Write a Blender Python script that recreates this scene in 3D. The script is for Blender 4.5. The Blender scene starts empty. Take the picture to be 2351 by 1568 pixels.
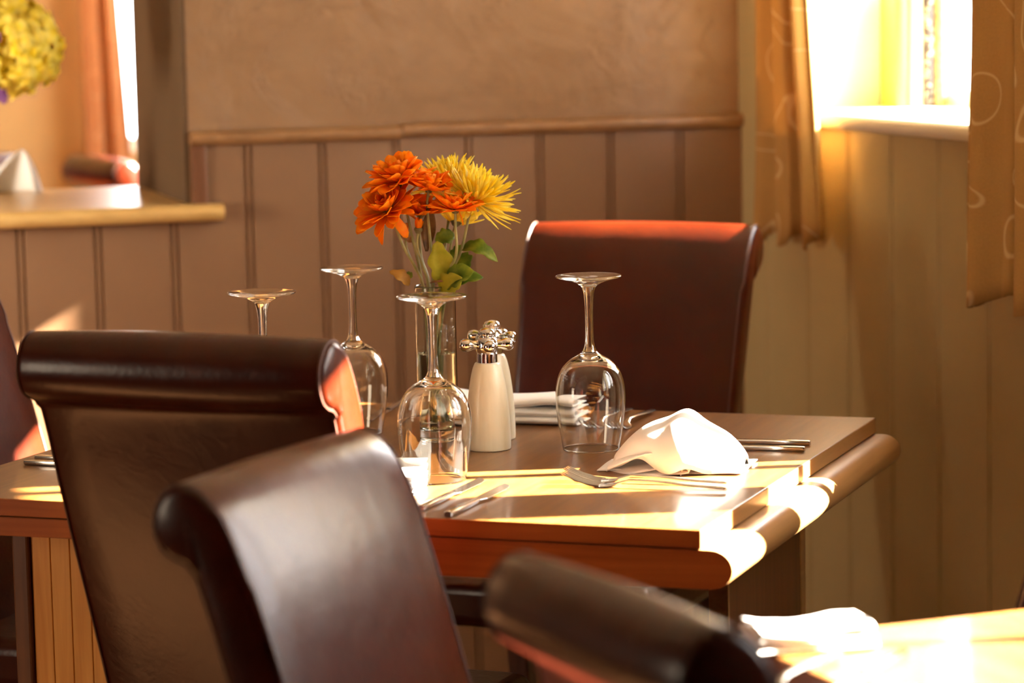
import bpy, bmesh, math, random
from mathutils import Vector, Matrix, noise
PI = math.pi
S = bpy.context.scene
COL = S.collection

# ------------------------------------------------------------------ camera, world, sun, exposure
cam_d = bpy.data.cameras.new('camera')
cam = bpy.data.objects.new('camera', cam_d)
COL.objects.link(cam)
cam_d.sensor_width = 36.0
cam_d.lens = 6500.0 / 2351.0 * 36.0
cam_d.clip_start = 0.05
cam_d.clip_end = 200
cam.matrix_world = (Matrix.Translation((0, 0, 1.33)) @ Matrix.Rotation(math.radians(90 - 6.70), 4, 'X')
                    @ Matrix.Rotation(math.radians(-1.15), 4, 'Z'))
cam_d.dof.use_dof = True
cam_d.dof.focus_distance = 3.66
cam_d.dof.aperture_fstop = 3.7
cam_d.dof.aperture_blades = 8
S.camera = cam

S.view_settings.view_transform = 'Standard'
S.view_settings.look = 'None'
S.view_settings.gamma = 1.0
S.view_settings.use_curve_mapping = False
S.view_settings.exposure = 0.65

world = bpy.data.worlds.new('daylight')
S.world = world
world.use_nodes = True
wn = world.node_tree.nodes
bg = wn['Background']
bg.inputs['Color'].default_value = (1.0, 0.985, 0.98, 1)
bg.inputs['Strength'].default_value = 12.0

SUN_AZ, SUN_EL = math.radians(5.5), math.radians(32.0)
sun_d = bpy.data.lights.new('sun', 'SUN')
sun_d.energy = 185.0
sun_d.color = (1.0, 0.88, 0.71)
sun_d.angle = math.radians(0.6)
sun = bpy.data.objects.new('sun', sun_d)
COL.objects.link(sun)
sun.location = (6, 3, 6)
sdir = Vector((math.cos(SUN_EL) * math.cos(SUN_AZ), math.cos(SUN_EL) * math.sin(SUN_AZ), math.sin(SUN_EL)))
sun.rotation_euler = sdir.to_track_quat('Z', 'Y').to_euler()


def area(name, loc, direction, sx, sy, energy, color=(1, 1, 1), portal=False):
    d = bpy.data.lights.new(name, 'AREA')
    d.shape = 'RECTANGLE'
    d.size, d.size_y = sx, sy
    d.energy = energy
    d.color = color
    if portal:
        d.cycles.is_portal = True
    o = bpy.data.objects.new(name, d)
    COL.objects.link(o)
    o.location = loc
    o.rotation_euler = Vector(direction).to_track_quat('-Z', 'Y').to_euler()
    return o


cy = S.cycles
cy.use_denoising = True
try:
    cy.denoiser = 'OPENIMAGEDENOISE'
    cy.denoising_input_passes = 'RGB_ALBEDO_NORMAL'
except Exception:
    pass
cy.max_bounces = 16
cy.diffuse_bounces = 6
cy.glossy_bounces = 8
cy.transmission_bounces = 16
cy.transparent_max_bounces = 16
cy.sample_clamp_indirect = 8.0
cy.blur_glossy = 0.6
cy.caustics_refractive = True
cy.caustics_reflective = True

# ------------------------------------------------------------------ wall frames (plan directions)
CORNER = Vector((0.452, 5.408, 0))
U = Vector((0.272, -0.962, 0)).normalized()       # along the window wall, towards the near end
OUT = Vector((0.962, 0.272, 0)).normalized()      # outwards through the window wall, also along the panelled wall
WB = -OUT                                          # along the panelled wall, away from the corner
NB = U                                             # out of the panelled wall into the room
CEIL = 2.25

# window portals (they only tell the renderer where the daylight comes in) and two warm fill lights added out of view
area('portal', CORNER + U * 0.735 + OUT * 0.34 + Vector((0, 0, 1.47)), -OUT, 1.05, 0.75, 1, portal=True)
area('portal', CORNER + U * 2.18 + OUT * 0.34 + Vector((0, 0, 1.50)), -OUT, 0.72, 0.95, 1, portal=True)
area('portal', CORNER + U * 2.96 + OUT * 0.34 + Vector((0, 0, 1.40)), -OUT, 0.56, 0.76, 1, portal=True)
area('front_fill', (-2.3, 2.3, 1.0), (1.0, 0.35, -0.08), 0.6, 0.6, 7, (1.0, 0.80, 0.58))  # unseen fill added to lift the table front and chair backs
area('panel_wall_fill', (-1.70, 4.25, 1.10), (-0.05, 0.97, -0.05), 0.3, 0.3, 22, (1.0, 0.86, 0.68))  # unseen fill added to brighten the left part of the panelled wall


# ------------------------------------------------------------------ mesh helpers
class MB:
    def __init__(self):
        self.v, self.f, self.m = [], [], Matrix.Identity(4)

    def add(self, vs, fs):
        b = len(self.v)
        self.v += [tuple(self.m @ Vector(p)) for p in vs]
        self.f += [tuple(i + b for i in q) for q in fs]
        return self

    def box(self, x0, x1, y0, y1, z0, z1):
        vs = [(x0, y0, z0), (x1, y0, z0), (x1, y1, z0), (x0, y1, z0), (x0, y0, z1), (x1, y0, z1), (x1, y1, z1), (x0, y1, z1)]
        return self.add(vs, [(0, 3, 2, 1), (4, 5, 6, 7), (0, 1, 5, 4), (1, 2, 6, 5), (2, 3, 7, 6), (3, 0, 4, 7)])

    def frustum(self, c0, s0, c1, s1):
        vs = []
        for c, s in ((c0, s0), (c1, s1)):
            for a, b in ((-1, -1), (1, -1), (1, 1), (-1, 1)):
                vs.append((c[0] + a * s[0] / 2, c[1] + b * s[1] / 2, c[2]))
        return self.add(vs, [(0, 3, 2, 1), (4, 5, 6, 7), (0, 1, 5, 4), (1, 2, 6, 5), (2, 3, 7, 6), (3, 0, 4, 7)])

    def lathe(self, prof, seg=48):
        vs, fs, rings = [], [], []
        for r, z in prof:
            if r < 1e-6:
                rings.append([len(vs)])
                vs.append((0, 0, z))
            else:
                rings.append(list(range(len(vs), len(vs) + seg)))
                vs += [(r * math.cos(2 * PI * k / seg), r * math.sin(2 * PI * k / seg), z) for k in range(seg)]
        for a, b in zip(rings, rings[1:]):
            for k in range(seg):
                k2 = (k + 1) % seg
                if len(a) == 1 and len(b) == 1:
                    continue
                if len(a) == 1:
                    fs.append((a[0], b[k2], b[k]))
                elif len(b) == 1:
                    fs.append((a[k], a[k2], b[0]))
                else:
                    fs.append((a[k], a[k2], b[k2], b[k]))
        return self.add(vs, fs)

    def tube(self, pts, rad, seg=8, caps=True, closed=False):
        pts = [Vector(p) for p in pts]
        n = len(pts)
        if not hasattr(rad, '__len__'):
            rad = [rad] * n
        vs, fs = [], []
        prev = None
        for i, p in enumerate(pts):
            if closed:
                t = pts[(i + 1) % n] - pts[i - 1]
            else:
                t = pts[min(i + 1, n - 1)] - pts[max(i - 1, 0)]
            t.normalize()
            if prev is None:
                a = t.orthogonal().normalized()
            else:
                a = (prev - t * prev.dot(t)).normalized()
            prev = a
            b = t.cross(a)
            for k in range(seg):
                th = 2 * PI * k / seg
                vs.append(p + (a * math.cos(th) + b * math.sin(th)) * rad[i])
        for i in range(n if closed else n - 1):
            j = (i + 1) % n
            for k in range(seg):
                k2 = (k + 1) % seg
                fs.append((i * seg + k, i * seg + k2, j * seg + k2, j * seg + k))
        if caps and not closed:
            fs.append(tuple(range(seg - 1, -1, -1)))
            fs.append(tuple((n - 1) * seg + k for k in range(seg)))
        return self.add(vs, fs)

    def grid(self, fn, nu, nv, wrap=False):
        vs = [fn(i / nu, j / nv) for i in range(nu + 1) for j in range(nv + 1)]
        fs = [(i * (nv + 1) + j, (i + 1) * (nv + 1) + j, (i + 1) * (nv + 1) + j + 1, i * (nv + 1) + j + 1)
              for i in range(nu) for j in range(nv)]
        return self.add(vs, fs)

    def prism(self, poly, z0, z1):
        n = len(poly)
        vs = [(x, y, z0) for x, y in poly] + [(x, y, z1) for x, y in poly]
        fs = [tuple(range(n - 1, -1, -1)), tuple(range(n, 2 * n))]
        fs += [(i, (i + 1) % n, n + (i + 1) % n, n + i) for i in range(n)]
        return self.add(vs, fs)

    def build(self, name, mat, parent=None, loc=(0, 0, 0), rot=(0, 0, 0), smooth=True, bevel=0, seg=2, thick=0, angle=40, subsurf=0):
        me = bpy.data.meshes.new(name)
        me.from_pydata(self.v, [], self.f)
        bm = bmesh.new()
        bm.from_mesh(me)
        bmesh.ops.remove_doubles(bm, verts=bm.verts, dist=1e-6)
        bmesh.ops.recalc_face_normals(bm, faces=bm.faces)
        bm.to_mesh(me)
        bm.free()
        o = bpy.data.objects.new(name, me)
        COL.objects.link(o)
        if mat:
            me.materials.append(mat)
        if parent:
            o.parent = parent
        o.location = loc
        o.rotation_euler = rot
        if thick:
            m = o.modifiers.new('thickness', 'SOLIDIFY')
            m.thickness = thick
            m.offset = 0
        if bevel:
            m = o.modifiers.new('bevel', 'BEVEL')
            m.width = bevel
            m.segments = seg
            m.limit_method = 'ANGLE'
            m.angle_limit = math.radians(35)
        if subsurf:
            m = o.modifiers.new('smooth', 'SUBSURF')
            m.levels = m.render_levels = subsurf
        if smooth:
            me.polygons.foreach_set('use_smooth', [True] * len(me.polygons))
            try:
                me.set_sharp_from_angle(angle=math.radians(angle))
            except Exception:
                pass
        return o


def thing(name, label, cat, loc=(0, 0, 0), rotz=0, group=None):
    o = bpy.data.objects.new(name, None)
    COL.objects.link(o)
    o.empty_display_size = 0.05
    o.location = loc
    o.rotation_euler = (0, 0, rotz)
    return tag(o, label, cat, group)


def tag(o, label, cat, group=None):
    o['label'] = label
    o['category'] = cat
    if group:
        o['group'] = group
    return o


def struct(o):
    o['kind'] = 'structure'
    return o


def dup(root, loc, rotz, label, group=None, scale=None):
    r = root.copy()
    COL.objects.link(r)
    r.location = loc
    r.rotation_euler = (0, 0, rotz)
    if scale:
        r.scale = (scale,) * 3
    r['label'] = label
    if group:
        r['group'] = group
    for ch in list(root.children):
        c = ch.copy()
        COL.objects.link(c)
        c.parent = r
        for g in list(ch.children):
            d = g.copy()
            COL.objects.link(d)
            d.parent = c
    return r


def frame(origin, xdir, ydir):
    """4x4 matrix of a vertical frame: x along xdir, y along ydir, z up"""
    m = Matrix.Identity(4)
    m.col[0][:3] = xdir
    m.col[1][:3] = ydir
    m.col[3][:3] = origin
    return m


# ------------------------------------------------------------------ materials
def mat(name, color=(0.5, 0.5, 0.5), rough=0.5, metal=0.0, spec=0.5, coat=0.0, coat_rough=0.1):
    m = bpy.data.materials.new(name)
    m.use_nodes = True
    b = m.node_tree.nodes['Principled BSDF']
    b.inputs['Base Color'].default_value = (*color, 1)
    b.inputs['Roughness'].default_value = rough
    b.inputs['Metallic'].default_value = metal
    b.inputs['Specular IOR Level'].default_value = spec
    b.inputs['Coat Weight'].default_value = coat
    b.inputs['Coat Roughness'].default_value = coat_rough
    return m


def nd(m, kind, **kw):
    n = m.node_tree.nodes.new(kind)
    for k, v in kw.items():
        if hasattr(n, k):
            setattr(n, k, v)
        else:
            n.inputs[k].default_value = v
    return n


def lk(m, a, ao, b, bi):
    m.node_tree.links.new(a.outputs[ao], b.inputs[bi])


def coords(m, scale=(1, 1, 1), rot=(0, 0, 0), kind='Object'):
    tc = nd(m, 'ShaderNodeTexCoord')
    mp = nd(m, 'ShaderNodeMapping')
    mp.inputs['Scale'].default_value = scale
    mp.inputs['Rotation'].default_value = rot
    lk(m, tc, kind, mp, 'Vector')
    return mp


def ramp(m, stops):
    r = nd(m, 'ShaderNodeValToRGB')
    e = r.color_ramp.elements
    while len(e) < len(stops):
        e.new(0.5)
    for el, (p, c) in zip(e, stops):
        el.position = p
        el.color = (*c, 1)
    return r


def bump(m, src, out, strength, dist):
    b = nd(m, 'ShaderNodeBump')
    b.inputs['Strength'].default_value = strength
    b.inputs['Distance'].default_value = dist
    lk(m, src, out, b, 'Height')
    p = m.node_tree.nodes['Principled BSDF']
    if p.inputs['Normal'].links:
        lk(m, p.inputs['Normal'].links[0].from_node, 'Normal', b, 'Normal')
    lk(m, b, 'Normal', p, 'Normal')


def noisy(m, c0, c1, scale, detail=4, stretch=(1, 1, 1), lo=0.35, hi=0.65, rot=(0, 0, 0), rough=0.55, dist=0.0):
    mp = coords(m, stretch, rot)
    n = nd(m, 'ShaderNodeTexNoise')
    n.inputs['Scale'].default_value = scale
    n.inputs['Detail'].default_value = detail
    n.inputs['Roughness'].default_value = rough
    n.inputs['Distortion'].default_value = dist
    lk(m, mp, 'Vector', n, 'Vector')
    r = ramp(m, [(lo, c0), (hi, c1)])
    lk(m, n, 'Fac', r, 'Fac')
    lk(m, r, 'Color', m.node_tree.nodes['Principled BSDF'], 'Base Color')
    return n


def wood(name, c0, c1, rough=0.3, coat=0.0, axis=0, fine=1.0, cr=0.12, rot=(0, 0, 0), spec=0.5):
    m = mat(name, c0, rough, coat=coat, coat_rough=cr, spec=spec)
    st = [60.0, 60.0, 60.0]
    st[axis] = 3.0
    n = noisy(m, c0, c1, 1.0 * fine, 6, st, 0.3, 0.7, rot=rot, dist=0.6)
    bump(m, n, 'Fac', 0.05, 0.002)
    return m


def leather(name, c0, c1, rough=0.36):
    m = mat(name, c0, rough, spec=0.22, coat=0.24, coat_rough=0.20)
    noisy(m, c0, c1, 9, 4)
    mp = coords(m, (1, 1, 1))
    v = nd(m, 'ShaderNodeTexNoise', Scale=160.0, Detail=3.0)
    lk(m, mp, 'Vector', v, 'Vector')
    bump(m, v, 'Fac', 0.22, 0.0015)
    w = nd(m, 'ShaderNodeTexNoise', Scale=14.0, Detail=3.0)
    lk(m, mp, 'Vector', w, 'Vector')
    bump(m, w, 'Fac', 0.25, 0.006)
    return m


M = {}
M['leather'] = leather('brown_leather', (0.036, 0.0036, 0.0004), (0.050, 0.0060, 0.0008), 0.30)
M['piping'] = mat('leather_piping', (0.060, 0.014, 0.005), 0.6)
M['dark_wood'] = wood('dark_chair_wood', (0.05, 0.018, 0.008), (0.09, 0.035, 0.014), 0.35, axis=2)
M['top'] = wood('varnished_veneer', (0.115, 0.043, 0.009), (0.195, 0.080, 0.019), 0.36, coat=0.20, axis=1, rot=(0, 0, 0.5), cr=0.08, spec=0.3)
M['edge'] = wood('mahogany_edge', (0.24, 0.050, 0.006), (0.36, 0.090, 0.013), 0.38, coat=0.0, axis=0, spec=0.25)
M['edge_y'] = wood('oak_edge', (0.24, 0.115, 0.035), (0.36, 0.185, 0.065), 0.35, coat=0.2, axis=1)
M['panel_wood'] = wood('lit_plank_wood', (0.66, 0.28, 0.055), (0.85, 0.44, 0.11), 0.35, coat=0.15, axis=2)  # planks lightened: light on the left leg is put into the colour
M['dark_panel'] = wood('dark_shaded_wood', (0.09, 0.030, 0.010), (0.15, 0.055, 0.018), 0.4, axis=2)  # dark trim wood; on the table legs its darkness is painted-in shade
M['rail'] = wood('rail_oak', (0.16, 0.075, 0.026), (0.28, 0.14, 0.052), 0.45, axis=0)
M['sill'] = wood('sill_pine', (0.46, 0.28, 0.09), (0.60, 0.39, 0.14), 0.3, axis=0)
M['floor'] = wood('floor_boards', (0.10, 0.045, 0.018), (0.16, 0.075, 0.03), 0.4, axis=1)


def paint(name, c0, c1, rough=0.5):
    m = mat(name, c0, rough, spec=0.3)
    n = noisy(m, c0, c1, 3.0, 5)
    mp = coords(m)
    w = nd(m, 'ShaderNodeTexNoise', Scale=90.0, Detail=2.0)
    lk(m, mp, 'Vector', w, 'Vector')
    bump(m, w, 'Fac', 0.08, 0.002)
    return m


M['mauve'] = paint('mauve_panel_paint', (0.180, 0.096, 0.050), (0.202, 0.110, 0.058), 0.42)
M['groove'] = M['mauve']
M['olive'] = paint('sage_cream_paint', (0.39, 0.30, 0.14), (0.42, 0.325, 0.155), 0.42)
M['cream'] = paint('cream_paint', (0.74, 0.68, 0.53), (0.78, 0.72, 0.57), 0.5)
M['white_paint'] = paint('white_gloss_paint', (0.80, 0.78, 0.72), (0.83, 0.81, 0.76), 0.3)
M['ceil'] = paint('ceiling_paint', (0.50, 0.42, 0.31), (0.54, 0.46, 0.34), 0.8)
M['ochre'] = paint('ochre_wall_paint', (0.42, 0.26, 0.095), (0.46, 0.285, 0.11), 0.6)
M['reveal'] = paint('brown_reveal_paint', (0.085, 0.050, 0.025), (0.105, 0.063, 0.031), 0.6)


M['dark_paint'] = paint('dark_brown_paint', (0.055, 0.032, 0.020), (0.070, 0.042, 0.026), 0.7)


M['paving'] = paint('pale_paving', (0.66, 0.62, 0.54), (0.72, 0.68, 0.60), 0.8)


def plaster():
    m = mat('rough_plaster', (0.36, 0.24, 0.16), 0.55, spec=0.3)
    noisy(m, (0.205, 0.114, 0.055), (0.255, 0.148, 0.075), 2.5, 5)
    mp = coords(m)
    a = nd(m, 'ShaderNodeTexNoise', Scale=5.0, Detail=5.0, Distortion=1.2)
    lk(m, mp, 'Vector', a, 'Vector')
    bump(m, a, 'Fac', 0.5, 0.03)
    b = nd(m, 'ShaderNodeTexNoise', Scale=2.2, Detail=8.0, Distortion=2.5)
    b.inputs['Roughness'].default_value = 0.62
    lk(m, mp, 'Vector', b, 'Vector')
    r = ramp(m, [(0.49, (0, 0, 0)), (0.515, (1, 1, 1)), (0.54, (0, 0, 0))])
    lk(m, b, 'Fac', r, 'Fac')
    bump(m, r, 'Color', 0.28, 0.012)
    return m


M['plaster'] = plaster()


def glass(name, color=(1, 1, 1), ior=1.5):
    m = bpy.data.materials.new(name)
    m.use_nodes = True
    nt = m.node_tree
    nt.nodes.remove(nt.nodes['Principled BSDF'])
    g = nd(m, 'ShaderNodeBsdfGlass')
    g.inputs['Color'].default_value = (*color, 1)
    g.inputs['Roughness'].default_value = 0.0
    g.inputs['IOR'].default_value = ior
    lk(m, g, 'BSDF', nt.nodes['Material Output'], 'Surface')
    return m


def thin_glass(name, tint=(1, 1, 1), ior=1.5):
    m = bpy.data.materials.new(name)
    m.use_nodes = True
    nt = m.node_tree
    nt.nodes.remove(nt.nodes['Principled BSDF'])
    t = nd(m, 'ShaderNodeBsdfTransparent')
    t.inputs['Color'].default_value = (*tint, 1)
    g = nd(m, 'ShaderNodeBsdfGlossy')
    g.inputs['Roughness'].default_value = 0.0
    f = nd(m, 'ShaderNodeFresnel')
    f.inputs['IOR'].default_value = ior
    mx = nd(m, 'ShaderNodeMixShader')
    geo = nd(m, 'ShaderNodeNewGeometry')       # reflect at the outer face of the sheet only
    sb_ = nd(m, 'ShaderNodeMath', operation='SUBTRACT')
    sb_.inputs[0].default_value = 1.0
    lk(m, geo, 'Backfacing', sb_, 1)
    ml_ = nd(m, 'ShaderNodeMath', operation='MULTIPLY')
    lk(m, f, 'Fac', ml_, 0)
    lk(m, sb_, 'Value', ml_, 1)
    lk(m, ml_, 'Value', mx, 'Fac')
    nt.links.new(t.outputs[0], mx.inputs[1])
    nt.links.new(g.outputs[0], mx.inputs[2])
    nt.links.new(mx.outputs[0], nt.nodes['Material Output'].inputs['Surface'])
    return m


M['glass'] = glass('clear_glass', (0.985, 0.985, 0.975), 1.5)
M['vase_glass'] = glass('vase_glass', (0.97, 0.98, 0.96), 1.48)
M['water'] = glass('vase_water', (0.97, 0.97, 0.90), 1.33)
M['pane'] = thin_glass('window_glass')
M['chrome'] = mat('chrome', (0.84, 0.85, 0.87), 0.06, 1.0)
M['steel'] = mat('polished_steel', (0.74, 0.72, 0.68), 0.16, 1.0)
M['mill'] = mat('cream_lacquer', (0.80, 0.67, 0.44), 0.32, coat=0.2)
noisy(M['mill'], (0.71, 0.63, 0.46), (0.77, 0.69, 0.52), 3.0, 4, (30, 30, 2))
M['linen'] = mat('white_linen', (0.88, 0.86, 0.84), 0.85, spec=0.2)
_mp = coords(M['linen'])
_n = nd(M['linen'], 'ShaderNodeTexNoise', Scale=30.0, Detail=3.0)
lk(M['linen'], _mp, 'Vector', _n, 'Vector')
bump(M['linen'], _n, 'Fac', 0.15, 0.004)


def petal_mat(name, c0, c1, trans=0.35):
    m = mat(name, c0, 0.5, spec=0.25)
    noisy(m, c0, c1, 60, 3)
    nt = m.node_tree
    b = nt.nodes['Principled BSDF']
    tr = nd(m, 'ShaderNodeBsdfTranslucent')
    nt.links.new(b.inputs['Base Color'].links[0].from_socket, tr.inputs['Color'])
    mx = nd(m, 'ShaderNodeMixShader')
    mx.inputs[0].default_value = trans
    nt.links.new(b.outputs[0], mx.inputs[1])
    nt.links.new(tr.outputs[0], mx.inputs[2])
    nt.links.new(mx.outputs[0], nt.nodes['Material Output'].inputs['Surface'])
    return m


M['orange'] = petal_mat('orange_petals', (1.0, 0.31, 0.006), (1.0, 0.48, 0.012), 0.5)
M['yellow'] = petal_mat('yellow_petals', (1.0, 0.80, 0.03), (1.0, 0.90, 0.22), 0.5)
M['hydrangea'] = petal_mat('hydrangea_petals', (0.96, 0.80, 0.04), (1.0, 0.90, 0.22), 0.45)
M['purple'] = petal_mat('purple_petals', (0.16, 0.05, 0.20), (0.30, 0.12, 0.36))
M['leaf'] = petal_mat('green_leaf', (0.10, 0.17, 0.012), (0.24, 0.29, 0.022), 0.3)
M['leaf_light'] = petal_mat('yellow_green_leaf', (0.34, 0.34, 0.02), (0.46, 0.42, 0.03), 0.35)
M['leaf_brown'] = petal_mat('withered_leaf', (0.10, 0.045, 0.012), (0.22, 0.10, 0.02), 0.2)
M['leaf_tan'] = petal_mat('dry_leaf', (0.30, 0.15, 0.025), (0.42, 0.22, 0.04), 0.2)
M['stem'] = mat('stem_green', (0.20, 0.20, 0.055), 0.5)
noisy(M['stem'], (0.15, 0.15, 0.04), (0.30, 0.27, 0.09), 40, 3)
M['calyx'] = mat('calyx_brown', (0.12, 0.10, 0.03), 0.6)


def curtain_mat(name, base, line, trans):
    m = mat(name, base, 0.8, spec=0.15)
    nt = m.node_tree
    mp = coords(m, (1, 1, 1), kind='UV')
    w = nd(m, 'ShaderNodeTexNoise', Scale=4.2, Detail=0.0, Distortion=1.4)
    lk(m, mp, 'Vector', w, 'Vector')
    r = ramp(m, [(0.470, (0, 0, 0)), (0.476, (1, 1, 1)), (0.484, (1, 1, 1)), (0.490, (0, 0, 0))])
    lk(m, w, 'Fac', r, 'Fac')
    th = nd(m, 'ShaderNodeTexNoise', Scale=300.0, Detail=2.0)
    lk(m, mp, 'Vector', th, 'Vector')
    tr_ = ramp(m, [(0.3, tuple(c * 0.88 for c in base)), (0.7, base)])
    lk(m, th, 'Fac', tr_, 'Fac')
    mixc = nd(m, 'ShaderNodeMix', data_type='RGBA')
    nt.links.new(r.outputs['Color'], mixc.inputs[0])
    nt.links.new(tr_.outputs['Color'], mixc.inputs[6])
    mixc.inputs[7].default_value = (*line, 1)
    b = nt.nodes['Principled BSDF']
    nt.links.new(mixc.outputs[2], b.inputs['Base Color'])
    t = nd(m, 'ShaderNodeBsdfTranslucent')
    nt.links.new(mixc.outputs[2], t.inputs['Color'])
    mx = nd(m, 'ShaderNodeMixShader')
    mx.inputs[0].default_value = trans
    nt.links.new(b.outputs[0], mx.inputs[1])
    nt.links.new(t.outputs[0], mx.inputs[2])
    nt.links.new(mx.outputs[0], nt.nodes['Material Output'].inputs['Surface'])
    return m


M['curtain'] = curtain_mat('gold_curtain', (0.46, 0.27, 0.085), (0.62, 0.44, 0.21), 0.11)
M['curtain_far'] = curtain_mat('copper_curtain', (0.42, 0.17, 0.06), (0.50, 0.24, 0.10), 0.25)

# ------------------------------------------------------------------ room shell
FLOOR_X0, FLOOR_X1, Y0, Y1 = -3.2, 3.2, -1.8, 9.6
_fl = [CORNER + U * 7.6 + OUT * 0.2, CORNER + OUT * 0.2, CORNER + OUT * 0.45, CORNER + OUT * 0.45 - U * 3.45]
f = MB().prism([(-2.7, Y0)] + [(p_.x, p_.y) for p_ in _fl] + [(-2.7, 9.4)], -0.1, 0.0)
struct(f.build('floor', M['floor'], smooth=False))
f = MB().box(-8, 14, -6, 24, -0.16, -0.12)
struct(f.build('ground', M['paving'], smooth=False))
f = MB()
_c = [CORNER + U * 7.6 + OUT * 0.2, CORNER + OUT * 0.2, CORNER + OUT * 0.45, CORNER + OUT * 0.45 - U * 3.45]
f.prism([(-2.7, Y0)] + [(p_.x, p_.y) for p_ in _c] + [(-2.7, 9.4)], CEIL, CEIL + 0.1)
struct(f.build('ceiling', M['ceil'], smooth=False))
f = MB().box(-2.7, -2.5, Y0, 9.4, 0, CEIL)
struct(f.build('wall_left', M['dark_paint'], smooth=False))
# wall behind the camera
f = MB()
f.box(-2.7, 3.0, -1.8, -1.6, 0, CEIL)
struct(f.build('wall_rear', M['dark_paint'], smooth=False))

# window wall: lower boarding with grooves, openings, plaster above
WD = 0.32                         # wall depth
W1 = (0.25, 1.25, 1.14, 1.85)     # t0, t1, sill, head
W2 = (1.845, 2.52, 1.045, 1.95)
W3 = (2.70, 3.22, 1.045, 1.69)
mwr = frame(CORNER, U, OUT)       # x = t along wall, y = outwards, z up
f = MB()
f.m = mwr
TEND = 7.6
f.box(-0.0, W1[0], 0, WD, 0, CEIL)
f.box(W1[0], W1[1], 0, WD, 0, W1[2] - 0.028)
f.box(W1[0], W1[1], 0, WD, W1[3], CEIL)
f.box(W1[1], W2[0], 0, WD, 0, CEIL)
f.box(W2[0], W2[1], 0, WD, 0, W2[2] - 0.028)
f.box(W2[0], W2[1], 0, WD, W2[3], CEIL)
f.box(W2[1], W3[0], 0, WD, 0, CEIL)
f.box(W3[0], W3[1], 0, WD, 0, W3[2] - 0.028)
f.box(W3[0], W3[1], 0, WD, W3[3], CEIL)
f.box(W3[1], TEND, 0, WD, 0, CEIL)
f.build('wall_right', M['cream'], smooth=False)
struct(bpy.data.objects['wall_right'])


def boarding(name, m, x0, x1, z0, z1, depth, first, pitch, material, gw=0.0042, gd=0.0045, gap=0.0105):
    """tongue and groove boards as one sheet: pairs of narrow grooves at a regular pitch"""
    prof = [(x0, 0.0)]
    k = math.ceil((x0 - first) / pitch)
    while first + k * pitch < x1 - 0.012:
        c = first + k * pitch
        if c > x0 + 0.012:
            for o in (-gap / 2, gap / 2):
                prof += [(c + o - gw / 2 - 0.0012, 0.0), (c + o - gw / 2 + 0.001, -gd), (c + o + gw / 2 - 0.001, -gd), (c + o + gw / 2 + 0.0012, 0.0)]
        k += 1
    prof.append((x1, 0.0))
    b = MB()
    b.m = m
    n = len(prof)
    vs = [(x, -y - depth, z) for z in (z0, z1) for x, y in prof] + [(x0, 0, z0), (x1, 0, z0), (x0, 0, z1), (x1, 0, z1)]
    fs = [(i, i + 1, n + i + 1, n + i) for i in range(n - 1)]
    a, c, d, e = 2 * n, 2 * n + 1, 2 * n + 2, 2 * n + 3
    fs += [(0, n, d, a), (n - 1, c, e, 2 * n - 1), (a, d, e, c)]
    fs += [tuple(range(n - 1, -1, -1)) + (a, c), tuple(range(n, 2 * n)) + (e, d)]
    b.add(vs, fs)
    return b.build(name, material, smooth=False)


# boards on the window wall, from the corner to beyond the frame
struct(boarding('wall_right_boards', mwr, 0.0, W1[0] - 0.0, 0.0, W1[2] - 0.028, 0.012, 0.14, 0.187, M['olive'], gw=0.004, gd=0.003))
struct(boarding('wall_right_boards', mwr, W1[0], 1.83, 0.0, W1[2] - 0.028, 0.012, 0.535, 0.187, M['olive'], gw=0.004, gd=0.003))
struct(boarding('wall_right_boards', mwr, 1.83, 5.0, 0.0, W2[2] - 0.028, 0.012, 2.0, 0.187, M['olive'], gw=0.004, gd=0.003))
f = MB()
f.m = mwr
f.box(0.0, W1[0], -0.012, 0.0, W1[2] - 0.028, CEIL)
struct(f.build('wall_right_pier', M['olive'], smooth=False))


def window(name, w, mullions, sill_name):
    t0, t1, z0, z1 = w
    fr = MB()
    fr.m = mwr
    y0, y1 = 0.255, 0.295
    b = 0.03
    fr.box(t0, t0 + b, y0, y1, z0, z1)
    fr.box(t1 - b, t1, y0, y1, z0, z1)
    fr.box(t0 + b, t1 - b, y0, y1, z0, z0 + b)
    fr.box(t0 + b, t1 - b, y0, y1, z1 - b, z1)
    for a, c in mullions:
        fr.box(a, c, y0, y1, z0 + b, z1 - b)
    o = struct(fr.build(name, M['white_paint'], smooth=False))
    p = MB()
    p.m = mwr
    p.box(t0 + b, t1 - b, 0.273, 0.277, z0 + b, z1 - b)
    p.build('pane', M['pane'], parent=o, smooth=False)
    s = MB()
    s.m = mwr
    prof = [(0.295, z0 - 0.028), (0.295, z0), (-0.028, z0), (-0.036, z0 - 0.003), (-0.040, z0 - 0.010), (-0.040, z0 - 0.018), (-0.036, z0 - 0.025), (-0.028, z0 - 0.028)]
    n = len(prof)
    e0, e1 = t0, t1
    s.add([(e0, y, z) for y, z in prof] + [(e1, y, z) for y, z in prof],
          [tuple(range(n)), tuple(range(2 * n - 1, n - 1, -1))] + [(i, (i + 1) % n, n + (i + 1) % n, n + i) for i in range(n)])
    struct(s.build(sill_name, M['cream'], smooth=True, angle=50))
    return o


window('window_1', W1, [], 'trim_1')
window('window_2', W2, [(1.932, 1.952), (2.089, 2.239)], 'trim_2')
window('window_3', W3, [(2.95, 2.97)], 'trim_6')

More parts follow.
